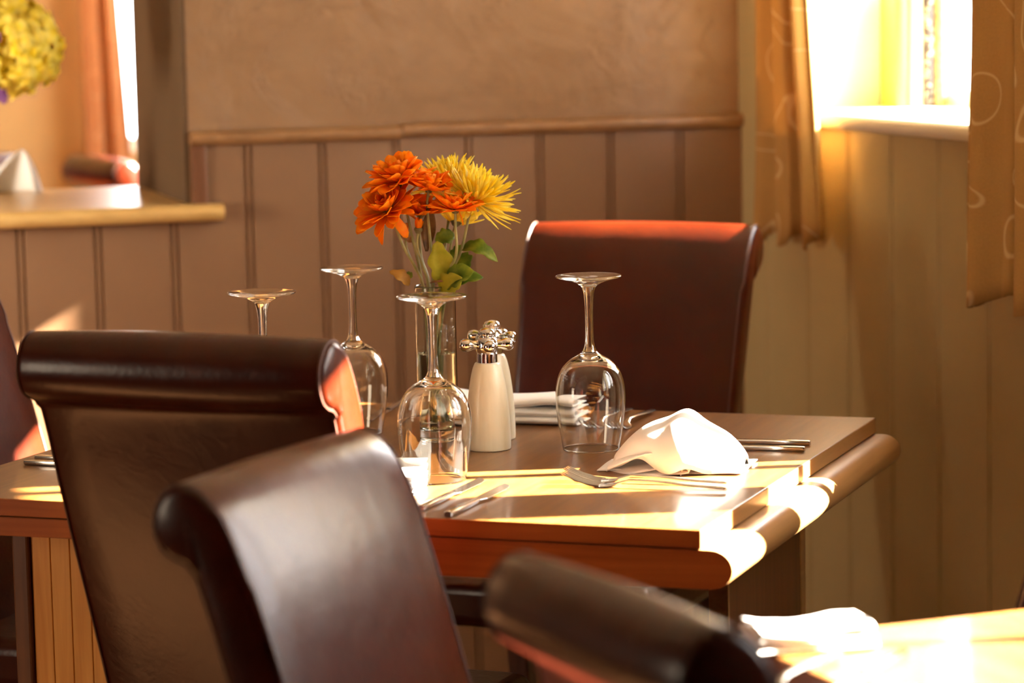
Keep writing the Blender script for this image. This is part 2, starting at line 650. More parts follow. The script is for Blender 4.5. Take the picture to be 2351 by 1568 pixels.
# panelled wall: x = s from the corner leftwards, y = into the room
mbw = frame(CORNER, WB, -NB)      # local y points away from the room (into the wall); rooms side is -y
SJ = 1.068                        # jamb of the opening
RD = 0.60                         # depth of the reveal
SILL = 0.992
DADO = 1.110
f = MB()
f.m = mbw
f.box(-0.25, SJ, 0.0, RD, 0.0, CEIL)
f.box(SJ, 3.4, 0.0, RD, 0.0, SILL - 0.03)
f.box(SJ, 3.4, 0.0, RD, 1.95, CEIL)
f.box(2.3, 3.4, 0.0, RD, SILL - 0.03, 1.95)
struct(f.build('wall_back', M['plaster'], smooth=False))
# dark painted lining of the opening
f = MB()
f.m = mbw
f.box(SJ, SJ + 0.008, 0.002, RD, SILL, 1.95)
struct(f.build('wall_back_reveal', M['reveal'], smooth=False))
struct(boarding('wall_back_boards', mbw, 0.0, SJ - 0.026, 0.0, DADO, 0.014, 0.964, 0.1378, M['mauve']))
struct(boarding('wall_back_boards', mbw, SJ - 0.026, 2.9, 0.0, SILL - 0.03, 0.014, 0.964, 0.1378, M['mauve']))
# dado rail with a rounded nose, and its short upright return beside the opening
r = MB()
r.m = mbw
for (a, b, dz) in ((-0.012, 0.676, 0.003), (0.678, SJ - 0.001, 0.0)):
    prof = [(0.0, DADO - 0.014), (-0.020, DADO - 0.014), (-0.026, DADO - 0.010), (-0.028, DADO), (-0.026, DADO + 0.007), (-0.020, DADO + 0.011), (0.0, DADO + 0.012)]
    n = len(prof)
    r.add([(a, y, z + dz) for y, z in prof] + [(b, y, z + dz) for y, z in prof],
          [tuple(range(n)), tuple(range(2 * n - 1, n - 1, -1))] + [(i, (i + 1) % n, n + (i + 1) % n, n + i) for i in range(n)])
struct(r.build('trim_3', M['rail'], smooth=True, angle=50))
r = MB()
r.m = mbw
r.box(SJ - 0.028, SJ - 0.001, -0.022, 0.0, SILL - 0.004, DADO - 0.013)
struct(r.build('trim_4', M['dark_panel'], smooth=False, bevel=0.004))
# sill board of the opening, its rounded nose running past the jamb
s = MB()
s.m = mbw
prof = [(0.0, SILL - 0.030), (-0.040, SILL - 0.030), (-0.050, SILL - 0.026), (-0.055, SILL - 0.016), (-0.053, SILL - 0.008), (-0.046, SILL - 0.001), (-0.038, SILL), (0.0, SILL)]
n = len(prof)
s.add([(SJ - 0.052, y, z) for y, z in prof] + [(2.5, y, z) for y, z in prof],
      [tuple(range(n)), tuple(range(2 * n - 1, n - 1, -1))] + [(i, (i + 1) % n, n + (i + 1) % n, n + i) for i in range(n)])
s.box(SJ + 0.008, 2.3, 0.0, RD, SILL - 0.03, SILL)
struct(s.build('trim_5', M['sill'], smooth=True, angle=50))

# the farther room seen through the opening
f = MB()
f.m = mbw
FY = 3.3                          # its end wall
f.box(-0.6, 0.10, FY, FY + 0.2, 0, CEIL)
f.box(0.80, 3.6, FY, FY + 0.2, 0, CEIL)
f.box(0.10, 0.80, FY, FY + 0.2, 0, 0.93)
f.box(0.10, 0.80, FY, FY + 0.2, 1.9, CEIL)
struct(f.build('wall_far', M['ochre'], smooth=False))
f = MB()
f.m = mbw
f.box(-0.5, -0.25, RD, 1.0, 0, CEIL)
f.box(-0.5, -0.25, 1.0, 2.7, 0, 0.95)
f.box(-0.5, -0.25, 1.0, 2.7, 1.9, CEIL)
f.box(-0.5, -0.25, 2.7, FY, 0, CEIL)
struct(f.build('wall_far_right', M['ochre'], smooth=False))
fr = MB()
fr.m = mbw
fr.box(0.10, 0.12, FY + 0.12, FY + 0.16, 0.93, 1.9)
fr.box(0.78, 0.80, FY + 0.12, FY + 0.16, 0.93, 1.9)
fr.box(0.12, 0.78, FY + 0.12, FY + 0.16, 0.93, 0.97)
fr.box(0.12, 0.78, FY + 0.12, FY + 0.16, 1.86, 1.9)
w3 = struct(fr.build('window_4', M['white_paint'], smooth=False))
p = MB()
p.m = mbw
p.box(0.12, 0.78, FY + 0.138, FY + 0.142, 0.97, 1.86)
p.build('pane', M['pane'], parent=w3, smooth=False)
area('portal', mbw @ Vector((0.45, FY + 0.22, 1.41)), NB, 0.75, 1.0, 1, portal=True)
area('portal', mbw @ Vector((-0.52, 1.85, 1.42)), WB, 1.75, 1.0, 1, portal=True)


# ------------------------------------------------------------------ curtains
def curtain(name, label, m, x0, x1, z0, z1, off, folds, amp, material, top_squeeze=1.0, anchor=0.0, group=None, skew=0.0):
    NU, NV = 150, 40
    rnd = random.Random(folds * 7 + int(x0 * 100))
    ph = [rnd.uniform(-0.5, 0.5) for _ in range(40)]
    vs, uv = [], []
    length = (x1 - x0) * 1.7
    for i in range(NU + 1):
        u = i / NU
        for j in range(NV + 1):
            v = j / NV
            k = 1 + (top_squeeze - 1) * v
            xx = anchor + (x0 + (x1 - x0) * u - anchor) * k
            a = u * folds * 2 * PI + ph[int(u * folds) % 40] * 0.6
            d = amp * (math.sin(a) + 0.35 * math.sin(2.3 * a + 1.1)) * (0.75 + 0.25 * (1 - v))
            d += 0.006 * noise.noise((u * 6, v * 3, x0 * 9))
            xx += amp * 0.5 * math.cos(a * 1.0 + 0.6)
            zz = z0 + (z1 - z0) * v + (1 - v) * (0.012 * math.sin(a + 1) + skew * u)
            vs.append((xx, -off + d, zz))
            uv.append((u * length, (z1 - z0) * v))
    fs = [(i * (NV + 1) + j, (i + 1) * (NV + 1) + j, (i + 1) * (NV + 1) + j + 1, i * (NV + 1) + j + 1) for i in range(NU) for j in range(NV)]
    me = bpy.data.meshes.new(name)
    me.from_pydata([tuple(m @ Vector(p)) for p in vs], [], fs)
    lay = me.uv_layers.new(name='UVMap')
    for l in me.loops:
        lay.data[l.index].uv = uv[l.vertex_index]
    me.polygons.foreach_set('use_smooth', [True] * len(me.polygons))
    me.materials.append(material)
    o = bpy.data.objects.new(name, me)
    COL.objects.link(o)
    md = o.modifiers.new('thickness', 'SOLIDIFY')
    md.thickness = 0.003
    return tag(o, label, 'curtain', group)


curtain('curtain', 'gold patterned curtain gathered between the corner and the books on the sill', mwr, 0.235, 0.560, 0.915, 1.95, 0.078, 3, 0.020,
        M['curtain'], 0.34, 0.375, 'gold curtains at the window')
curtain('curtain', 'wide gold patterned curtain hanging right of the books, cut by the photo edge', mwr, 1.135, 1.56, 0.885, 1.95, 0.080, 3, 0.026,
        M['curtain'], 0.93, 1.6, 'gold curtains at the window')
curtain('curtain', 'gold patterned curtain hung between the two windows, beyond the photo\'s right edge', mwr, 1.60, 1.81, 0.880, 2.0, 0.125, 2, 0.026,
        M['curtain'], 0.95, 1.7, 'gold curtains at the window')  # unseen curtain added to shade the right end of the panelled wall
curtain('curtain', 'copper brown curtain in the farther room beside the bright window strip', mbw, 0.695, 0.835, 0.84, 1.95, -FY + 0.09, 2, 0.02,
        M['curtain_far'], 0.55, 0.835)


# ------------------------------------------------------------------ dining chairs with scrolled backs
def smooth_curve(pts, n=6):
    out = []
    P = [Vector(p) for p in pts]
    for i in range(len(P) - 1):
        p0 = P[max(i - 1, 0)]
        p1, p2 = P[i], P[i + 1]
        p3 = P[min(i + 2, len(P) - 1)]
        for k in range(n):
            t = k / n
            out.append(0.5 * ((2 * p1) + (-p0 + p2) * t + (2 * p0 - 5 * p1 + 4 * p2 - p3) * t * t + (-p0 + 3 * p1 - 3 * p2 + p3) * t ** 3))
    out.append(P[-1])
    return out


def make_chair(label):
    root = thing('dining_chair', label, 'chair', group='brown leather scroll back chairs')
    w = 0.395
    front = [(0.195, 0.43), (0.165, 0.52), (0.130, 0.64), (0.098, 0.75), (0.070, 0.84), (0.048, 0.90), (0.026, 0.945), (0.004, 0.968)]
    roll = [(-0.016, 0.975), (-0.034, 0.968), (-0.047, 0.950), (-0.050, 0.928), (-0.042, 0.908), (-0.028, 0.898), (-0.016, 0.894)]
    back = [(-0.008, 0.884), (0.004, 0.85), (0.022, 0.79), (0.044, 0.72), (0.080, 0.61), (0.108, 0.52), (0.132, 0.43)]
    prof = [Vector((p.x, p.y)) for p in smooth_curve(front + roll + back, 4)]
    n = len(prof)
    # inward normals of the closed outline
    nor = []
    area2 = sum(prof[i].x * prof[(i + 1) % n].y - prof[(i + 1) % n].x * prof[i].y for i in range(n))
    sg = 1 if area2 > 0 else -1
    for i in range(n):
        t = (prof[(i + 1) % n] - prof[i - 1]).normalized()
        nor.append(Vector((-t.y, t.x)) * sg)

    def taper(z):
        return 1.0 if z > 0.885 else 1.0 - 0.045 * (0.885 - z) / 0.45 - 0.02

    secs = [(-w / 2, 0.010), (-w / 2 + 0.0025, 0.005), (-w / 2 + 0.007, 0.0015), (-w / 2 + 0.013, 0.0)]
    secs += [(-w / 2 + 0.013 + (w - 0.026) * k / 8, -0.0035 * math.sin(PI * k / 8)) for k in range(1, 8)]
    secs += [(w / 2 - 0.013, 0.0), (w / 2 - 0.007, 0.0015), (w / 2 - 0.0025, 0.005), (w / 2, 0.010)]
    vs, fs = [], []
    for x, ins in secs:
        for i in range(n):
            q = prof[i] + nor[i] * ins
            vs.append((x * taper(prof[i].y), q.x, q.y))
    for a in range(len(secs) - 1):
        for i in range(n):
            j = (i + 1) % n
            fs.append((a * n + i, a * n + j, (a + 1) * n + j, (a + 1) * n + i))
    fs.append(tuple(range(n)))
    e = (len(secs) - 1) * n
    fs.append(tuple(e + i for i in range(n - 1, -1, -1)))
    b = MB()
    b.add(vs, fs)
    br = b.build('backrest', M['leather'], root, angle=60)
    for sx in (-1, 1):
        t = MB()
        pts = []
        for i in range(n):
            q = prof[i] + nor[i] * 0.0014
            pts.append((sx * (w / 2 - 0.006) * taper(prof[i].y), q.x, q.y))
        t.tube(pts, 0.0017, 6, caps=True)
        t.build('piping', M['piping'], br)
    s = MB()
    s.box(-0.195, 0.195, 0.14, 0.54, 0.405, 0.480)
    s.build('seat', M['leather'], root, bevel=0.022, seg=4)
    for sx in (-1, 1):
        l = MB()
        l.frustum((sx * 0.155, 0.135, 0.0), (0.028, 0.030), (sx * 0.165, 0.175, 0.43), (0.040, 0.045))
        l.build('leg', M['dark_wood'], root, smooth=False, bevel=0.003)
        l = MB()
        l.frustum((sx * 0.165, 0.505, 0.0), (0.028, 0.028), (sx * 0.165, 0.500, 0.41), (0.042, 0.042))
        l.build('leg', M['dark_wood'], root, smooth=False, bevel=0.003)
    return root


R = math.radians
GC = 'brown leather scroll back chairs'
chair = make_chair('brown leather chair seen from behind, its padded roll in front of the table\'s left half')
chair.location = (-0.368, 3.165, 0)
chair.rotation_euler = (0, 0, R(-23))
dup(chair, (0.215, 4.64, 0), R(180 - 22), 'brown leather chair facing us behind the table, orange sunlight along its top', GC)
dup(chair, (-0.880, 4.097, 0), R(-110), 'brown leather chair at the left edge with pale sheen on its backrest', GC)
dup(chair, (-0.214, 2.684, 0), R(-114.2), 'blurred brown leather chair in front, grey sheen on its side-turned backrest', GC, 0.933)
c5 = dup(chair, (0.083, 2.040, 0), R(-64.4), 'very blurred brown leather chair nearest the camera, beige light along its roll', GC, 0.933)
c5.scale.x = 0.82
dup(chair, (0.715, 3.145, 0), R(70), 'dark red leather chair back, only a thin sliver at the lower right edge', GC)

# ------------------------------------------------------------------ main table
TROT = R(-20)
TC = Vector((-0.122, 3.693, 0))
EX = Vector((math.cos(TROT), math.sin(TROT), 0))
EY = Vector((-math.sin(TROT), math.cos(TROT), 0))
table = thing('dining_table', 'large square varnished wood table laid with glasses, flowers and napkins', 'table', TC, TROT)
hx, hy = 0.51, 0.443
b = MB().box(-hx, hx, -hy, hy, 0.7285, 0.75)
tt = b.build('tabletop', M['top'], table, smooth=False, bevel=0.0015)
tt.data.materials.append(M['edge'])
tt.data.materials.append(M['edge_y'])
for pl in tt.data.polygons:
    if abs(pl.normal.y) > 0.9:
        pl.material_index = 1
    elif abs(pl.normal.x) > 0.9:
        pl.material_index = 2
b = MB().box(-hx + 0.002, -0.122, -hy + 0.004, hy - 0.004, 0.703, 0.7268)
b.build('lower_leaf', M['edge'], table, smooth=False, bevel=0.0015)
pr = []
cz, rr = 0.705, 0.0222
for k in range(13):
    a = PI / 2 - PI * k / 12
    pr.append((hx + 0.010 + rr * 1.15 * math.cos(a), cz + rr * math.sin(a)))
pr += [(-0.12, cz - rr), (-0.12, cz + rr)]
b = MB()
n = len(pr)
b.add([(x, -hy + 0.002, z) for x, z in pr] + [(x, hy - 0.002, z) for x, z in pr],
      [tuple(range(n)), tuple(range(2 * n - 1, n - 1, -1))] + [(i, (i + 1) % n, n + (i + 1) % n, n + i) for i in range(n)])
nz = b.build('edge_nosing', M['edge_y'], table, angle=40)
nz.data.materials.append(M['edge'])
for pl in nz.data.polygons:
    if abs(pl.normal.y) > 0.9:
        pl.material_index = 1
nz['label'] = 'rounded nosing along the right edge'


def planked(x0, x1, y0, y1, z0, z1, count):
    b = MB()
    d = (y1 - y0) / count
    for k in range(count):
        b.box(x0, x1, y0 + k * d + 0.0006, y0 + (k + 1) * d - 0.0006, z0, z1)
    return b


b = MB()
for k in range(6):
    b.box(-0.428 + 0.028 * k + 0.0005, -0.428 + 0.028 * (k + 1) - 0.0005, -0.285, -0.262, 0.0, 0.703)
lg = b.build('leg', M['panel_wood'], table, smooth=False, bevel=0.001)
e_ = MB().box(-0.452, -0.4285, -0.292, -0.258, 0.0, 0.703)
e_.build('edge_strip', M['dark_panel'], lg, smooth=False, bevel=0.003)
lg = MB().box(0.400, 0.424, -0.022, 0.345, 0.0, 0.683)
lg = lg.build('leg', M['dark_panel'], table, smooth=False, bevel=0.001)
for a_, b_ in ((-0.030, -0.0222), (0.3452, 0.372)):
    e_ = MB().box(0.399, 0.425, a_, b_, 0.0, 0.683)
    e_.build('edge_strip', M['edge_y'], lg, smooth=False, bevel=0.001)
b = MB().box(-0.262, 0.400, 0.02, 0.044, 0.12, 0.22)
b.box(-0.284, -0.262, -0.262, 0.044, 0.12, 0.22)
b.build('stretcher', M['panel_wood'], table, smooth=False, bevel=0.002)

# table at the lower right
T2 = thing('dining_table', 'blurred sunlit table at the lower right corner with a white napkin', 'table', (0.33, 2.29, 0), R(22.2 - 42.2))
e22 = R(22.3)
dx, dy = Vector((math.cos(e22), math.sin(e22), 0)), Vector((math.sin(e22), -math.cos(e22), 0))
T2.location = (0, 0, 0)
T2.rotation_euler = (0, 0, 0)
P0 = Vector((0.205, 2.545, 0))
c2 = P0 + dx * 0.36 + dy * 0.26
T2.location = c2
T2.rotation_euler = (0, 0, e22)
b = MB().box(-0.36, 0.36, -0.26, 0.26, 0.725, 0.75)
b.build('tabletop', M['top'], T2, smooth=False, bevel=0.003)
b = MB().box(-0.30, 0.30, -0.22, 0.22, 0.665, 0.725)
b.build('apron', M['edge'], T2, smooth=False, bevel=0.002)
b = MB().frustum((0.0, 0, 0.03), (0.09, 0.09), (0.0, 0, 0.665), (0.07, 0.07))
b.build('pedestal', M['dark_wood'], T2, smooth=False, bevel=0.004)
b = MB().box(-0.14, 0.14, -0.14, 0.14, 0.0, 0.03)
b.build('base', M['dark_wood'], T2, smooth=False, bevel=0.006)

# ------------------------------------------------------------------ wine glasses, upside down
def make_glass(label):
    root = thing('wine_glass', label, 'glass', group='upside down wine glasses')
    # outer outline from the rim up to the foot
    bowl_o = smooth_curve([(0.0375, 0.0), (0.0412, 0.022), (0.0448, 0.045), (0.0464, 0.068), (0.0448, 0.088), (0.0385, 0.106), (0.0270, 0.1185), (0.0150, 0.1255), (0.0098, 0.1300)], 6)
    bowl_i = smooth_curve([(0.0365, 0.0004), (0.0402, 0.022), (0.0437, 0.045), (0.0452, 0.068), (0.0434, 0.087), (0.0368, 0.1040), (0.0250, 0.1150), (0.0120, 0.1200), (0.0, 0.1212)], 6)
    b = MB()
    b.lathe([(p.x, p.y) for p in reversed(bowl_i)] + [(0.0370, -0.0002)] + [(p.x, p.y) for p in bowl_o], 64)
    b.build('bowl', M['glass'], root, angle=80)
    st = smooth_curve([(0.0098, 0.1300), (0.0072, 0.136), (0.0058, 0.146), (0.0052, 0.165), (0.0055, 0.190), (0.0068, 0.206), (0.0095, 0.2150)], 5)
    b = MB()
    b.lathe([(p.x, p.y) for p in st], 32)
    b.build('stem', M['glass'], root, angle=80)
    ft = smooth_curve([(0.0095, 0.2150), (0.0140, 0.2188), (0.0220, 0.2222), (0.0320, 0.2250), (0.0405, 0.2268)], 4)
    ft += [Vector((0.0428, 0.2276, 0)), Vector((0.0438, 0.2288, 0)), Vector((0.0434, 0.2300, 0)), Vector((0.0420, 0.2306, 0)), Vector((0.034, 0.2302, 0)), Vector((0.018, 0.2290, 0)), Vector((0.0, 0.2282, 0))]
    b = MB()
    b.lathe([(p.x, p.y) for p in ft], 64)
    b.build('foot', M['glass'], root, angle=80)
    return root


GG = 'upside down wine glasses'
wg = make_glass('upside down wine glass in front of the flower vase, lit by sun')
wg.location = (-0.098, 3.475, 0.7505)
dup(wg, (0.102, 3.70, 0.7505), 0, 'upside down wine glass standing right of the two cream mills', GG)
dup(wg, (-0.219, 3.885, 0.7505), 0, 'upside down wine glass left of the vase, bowl half behind the chair roll', GG)
dup(wg, (-0.316, 3.572, 0.7505), 0, 'leftmost upside down wine glass, only foot and stem above the chair roll', GG)

# ------------------------------------------------------------------ salt and pepper mills with tap handles
def make_mill(label):
    root = thing('spice_mill', label, 'mill', group='tap topped mills')
    b = MB()
    body = smooth_curve([(0.0285, 0.0), (0.0297, 0.004), (0.0292, 0.030), (0.0272, 0.060), (0.0238, 0.088), (0.0200, 0.106), (0.0168, 0.1145)], 5)
    b.lathe([(0, 0.0)] + [(p.x, p.y) for p in body] + [(0.0155, 0.1158), (0, 0.1158)], 48)
    b.build('body', M['mill'], root, angle=50)
    b = MB()
    b.lathe([(0, 0.1155), (0.0138, 0.1155), (0.0138, 0.1275), (0.0128, 0.1285), (0, 0.1285)], 40)
    b.build('collar', M['chrome'], root, angle=40)
    h = MB()
    h.lathe([(0, 0.1280), (0.0125, 0.1280), (0.0142, 0.1300), (0.0150, 0.135), (0.0148, 0.143), (0.0125, 0.1485), (0.0100, 0.1500), (0, 0.1500)], 40)
    for k in range(4):
        h.m = Matrix.Translation((0, 0, 0.1395)) @ Matrix.Rotation(k * PI / 2, 4, 'Z') @ Matrix.Rotation(PI / 2, 4, 'Y')
        pts = [(0.0062, 0.008), (0.0055, 0.013), (0.0062, 0.019), (0.0078, 0.0225), (0.0086, 0.0255), (0.0088, 0.0290), (0.0080, 0.0325), (0.0060, 0.0350), (0.0030, 0.0363), (0, 0.0366)]
        h.lathe(pts, 24)
    hd = h.build('tap_handle', M['chrome'], root, angle=50)
    h = MB()
    h.lathe([(0.0085, 0.1495), (0.0085, 0.1515), (0.0110, 0.1520), (0.0113, 0.1525), (0.0113, 0.1560), (0.0108, 0.1568), (0.0098, 0.1590), (0.0072, 0.1612), (0.0035, 0.1626), (0, 0.1630)], 40)
    for k in range(40):
        a = 2 * PI * k / 40
        h.tube([(0.0113 * math.cos(a), 0.0113 * math.sin(a), 0.1527), (0.0113 * math.cos(a), 0.0113 * math.sin(a), 0.1558)], 0.0005, 5)
    h.build('finial', M['chrome'], root, angle=50)
    return root


ml = make_mill('front cream mill with chrome tap handle, standing beside the vase')
ml.location = (-0.0335, 3.72, 0.7502)
ml.rotation_euler = (0, 0, R(8))
dup(ml, (-0.027, 3.812, 0.7502), R(62), 'rear cream mill with chrome tap handle, mostly hidden behind its twin', 'tap topped mills')

# ------------------------------------------------------------------ vase
VX, VY = -0.103, 3.815
vase = thing('vase', 'tall clear glass cylinder vase half filled with water', 'vase', (VX, VY, 0.7502))
b = MB()
VH = 0.2105
_o = [(0.0278, 0.003 + (VH - 0.006) * k / 30) for k in range(31)]
_i = [(0.0262, VH - 0.003 - (VH - 0.027) * k / 30) for k in range(31)]
b.lathe([(0, 0.0), (0.0255, 0.0), (0.0268, 0.0005), (0.0276, 0.0015)] + _o + [(0.0276, VH - 0.0006), (0.0270, VH), (0.0264, VH - 0.0006)] + _i + [(0.0254, 0.0200), (0.0235, 0.0165), (0.020, 0.0152), (0, 0.015)], 64)
b.build('glass_cylinder', M['vase_glass'], vase, angle=50)
b = MB()
b.lathe([(0, 0.0155), (0.0200, 0.0158), (0.0232, 0.0170), (0.0252, 0.0204)] + [(0.0260, 0.0245 + 0.0925 * k / 16) for k in range(17)] + [(0.0259, 0.1180), (0.0250, 0.1178), (0, 0.1176)], 64)
wt = b.build('water', M['water'], vase, angle=50)

# ------------------------------------------------------------------ flowers
def petal(b, base_r, L, W, az, e0, e1, rnd, z0=0.0, n=8, tip=0.5, twist=0.0):
    """one petal as a curved strip, growing outwards from the flower centre"""
    ca, sa = math.cos(az), math.sin(az)
    r, z = base_r, z0
    vs = []
    for i in range(n + 1):
        s = i / n
        e = e0 + (e1 - e0) * s
        if i:
            r += math.cos(e) * L / n
            z += math.sin(e) * L / n
        w = W * (0.30 + 0.70 * math.sin(PI * min(1, s * 0.72 + 0.06))) * (1 if s < 0.75 else math.sqrt(max(0.02, 1 - 0.93 * ((s - 0.75) / 0.25) ** 2)))
        ax, ay = -sa, ca
        tw = twist * s
        up = 0.22 * w
        for o, zz in ((-1, up), (0, 0), (1, up)):
            vs.append((r * ca + ax * o * w / 2 - math.sin(e) * ca * zz, r * sa + ay * o * w / 2 - math.sin(e) * sa * zz, z + math.cos(e) * zz + o * tw * w))
    fs = []
    for i in range(n):
        for k in range(2):
            a = i * 3 + k
            fs.append((a, a + 1, a + 4, a + 3))
    b.add(vs, fs)


def leaf_mesh(b, base, tip, bend, width, lobes=2.5, normal=(0, -1, 0.3), curl=0.15):
    base, tip = Vector(base), Vector(tip)
    d = tip - base
    L = d.length
    d.normalize()
    side = d.cross(Vector(normal)).normalized()
    up = side.cross(d).normalized()
    N = 16
    vs = []
    for i in range(N + 1):
        s = i / N
        c = base + d * L * s + up * bend * math.sin(PI * s) - Vector((0, 0, 1)) * abs(bend) * 0.5 * s * s
        w = width * (math.sin(PI * min(1.0, s * 0.92 + 0.05)) ** 0.75) * (0.82 + 0.38 * abs(math.sin(lobes * PI * s)))
        w = max(w, 0.0006) if s < 0.98 else 0.0006
        for o in (-1, -0.5, 0, 0.5, 1):
            vs.append(c + side * o * w / 2 + up * (abs(o) ** 1.5) * w * curl)
    fs = []
    for i in range(N):
        for k in range(4):
            a = i * 5 + k
            fs.append((a, a + 1, a + 6, a + 5))
    b.add(vs, fs)


def P(px, py, dy=0.0):
    """point over the vase, in metres, from millimetre offsets sideways and upwards of its rim"""
    return Vector((VX + px * 0.001, VY + dy, 0.9607 + py * 0.001))


def flower(name, label, group, pos, direction, rings, color, seed, stem_bottom, stem_bulge=(0, 0, 0), calyx_r=0.007, leaves=()):
    rnd = random.Random(seed)
    root = thing(name, label, 'flower', Vector((stem_bottom[0], stem_bottom[1], stem_bottom[2])), 0, group)
    inv = Matrix.Translation(-Vector(stem_bottom))
    q = Vector(direction).to_track_quat('Z', 'Y').to_matrix().to_4x4()
    b = MB()
    b.m = inv @ Matrix.Translation(pos) @ q
    for (count, r0, L, W, e0, e1, z0) in rings:
        off = rnd.uniform(0, 6)
        for k in range(count):
            petal(b, r0, L * rnd.uniform(0.82, 1.12), W * rnd.uniform(0.85, 1.15), off + 2 * PI * k / count + rnd.uniform(-0.12, 0.12),
                  R(e0 + rnd.uniform(-9, 9)), R(e1 + rnd.uniform(-14, 14)), rnd, z0, twist=rnd.uniform(-0.3, 0.3))
    b.build('bloom', color, root, angle=180, thick=0.0004)
    c = MB()
    c.m = inv @ Matrix.Translation(pos) @ q
    c.lathe([(0, -0.004), (calyx_r * 0.55, -0.0035), (calyx_r, 0.001), (calyx_r * 0.9, 0.004), (0, 0.005)], 12)
    c.build('calyx', M['calyx'], root)
    sb = Vector(stem_bottom)
    d = Vector(direction).normalized()
    p0 = Vector(pos) - d * 0.003
    ax = Vector((VX, VY, 0.9607))
    lean = Vector((p0.x - VX, p0.y - VY, 0)) * 0.42
    if lean.length > 0.0175:
        lean = lean.normalized() * 0.0175
    rim = ax + lean
    neck = p0 - d * 0.018
    mid = (neck + rim) / 2 + Vector(stem_bulge)
    low = sb + (rim - sb) * 0.45
    pts = smooth_curve([p0, neck, mid, rim, low, sb], 6)
    s = MB()
    s.m = inv
    s.tube(pts, [0.0017 + 0.0006 * i / len(pts) for i in range(len(pts))], 8)
    s.build('stem', M['stem'], root)
    for (base, tip, bend, width, lob, mt, nrm) in leaves:
        l = MB()
        l.m = inv
        leaf_mesh(l, base, tip, bend, width, lob, nrm)
        l.build('leaf', M[mt], root, angle=180, thick=0.0005)
    return root


def daisy(n1, L, W, open_=0):
    """rings of a small decorative chrysanthemum"""
    return [(n1, 0.003, L, W, 0 + open_, 14 + open_, 0.0), (n1, 0.003, L * 0.92, W, 18 + open_, 34 + open_ * 0.7, 0.001),
            (n1 - 2, 0.003, L * 0.78, W * 0.9, 40, 58, 0.002), (n1 - 4, 0.002, L * 0.55, W * 0.75, 58, 85, 0.003), (n1 - 4, 0.001, L * 0.36, W * 0.5, 70, 110, 0.003)]


def spider(L, W):
    return [(30, 0.004, L, W, -14, 6, 0.0), (32, 0.004, L * 0.98, W, 6, 20, 0.001), (32, 0.004, L * 0.93, W, 22, 40, 0.002), (30, 0.003, L * 0.86, W, 38, 58, 0.003),
            (26, 0.003, L * 0.76, W, 54, 78, 0.004), (18, 0.002, L * 0.62, W * 0.9, 68, 96, 0.005)]


def sbot(x, y, z=0.030):
    return Vector((VX + x, VY + y, 0.7502 + z))


GO, GY = 'orange chrysanthemums in the vase', 'yellow chrysanthemums in the vase'
FN = (0, -1, 0.25)
flower('chrysanthemum', 'widest orange chrysanthemum, top left of the vase bouquet', GO, P(-43, 142, -0.02), (-0.22, -0.20, 1), daisy(16, 0.050, 0.0185), M['orange'], 11,
       sbot(-0.004, -0.010), (-0.004, -0.004, 0.02))
flower('chrysanthemum', 'orange chrysanthemum lowest on the left with petals drooping under it', GO, P(-60, 104, -0.035), (-0.40, -0.55, 0.85),
       daisy(15, 0.047, 0.0175, -8) + [(4, 0.004, 0.045, 0.014, -45, -75, 0.0)], M['orange'], 12, sbot(0.008, -0.012), (-0.006, -0.004, 0.01),
       leaves=[(P(-28, 60, -0.01), P(-46, 74, -0.02), 0.003, 0.008, 2, 'leaf_brown', FN)])
flower('chrysanthemum', 'orange chrysanthemum at the top middle against the yellow bloom', GO, P(-4, 131, -0.03), (0.15, -0.22, 1), daisy(14, 0.035, 0.0140, 14), M['orange'], 13,
       sbot(-0.010, 0.004), (0.0, 0.0, 0.01))
flower('chrysanthemum', 'small orange chrysanthemum on its own stem under the yellow bloom', GO, P(31, 104, -0.05), (0.02, -0.15, 1),
       daisy(13, 0.037, 0.0120, 6) + [(1, 0.004, 0.026, 0.008, -60, -80, 0.0)], M['orange'], 14, sbot(-0.012, -0.006), (0.010, -0.006, 0.0),
       leaves=[(P(14, 8, -0.03), P(-6, 8, -0.03), 0.004, 0.003, 2, 'leaf_brown', FN)])
flower('chrysanthemum', 'small orange chrysanthemum tucked between the two left blooms and stems', GO, P(-17, 96, -0.005), (0.1, -0.2, 1), daisy(12, 0.035, 0.0125, 10), M['orange'], 15,
       sbot(0.004, 0.008), (-0.004, 0.0, 0.0), leaves=[(P(-10, 46, 0.0), P(-2, 112, 0.0), -0.004, 0.017, 1.2, 'leaf_brown', (0.3, -1, 0))])
# buds
BUD = [(9, 0.002, 0.016, 0.0075, 62, 92, 0.0), (8, 0.0015, 0.014, 0.0065, 72, 104, 0.0)]
flower('chrysanthemum_bud', 'closed orange bud low among the stems left of the leaf', 'orange buds in the vase', P(-38, 70, -0.012), (-0.1, -0.1, 1), BUD, M['orange'], 21, sbot(0.012, 0.004), (0, 0, 0), 0.006,
       leaves=[(P(-34, 2, -0.015), P(-60, 26, -0.02), 0.008, 0.016, 2.5, 'leaf_tan', (0, -0.8, 0.6)), (P(-30, 12, -0.005), P(-40, 18, -0.005), 0.003, 0.010, 2, 'leaf', FN)])
flower('chrysanthemum_bud', 'half open orange bud beneath the tucked small orange bloom', 'orange buds in the vase', P(-20, 76, -0.022), (0.1, -0.1, 1), BUD, M['orange'], 22, sbot(-0.002, -0.014), (0, 0, 0), 0.006)
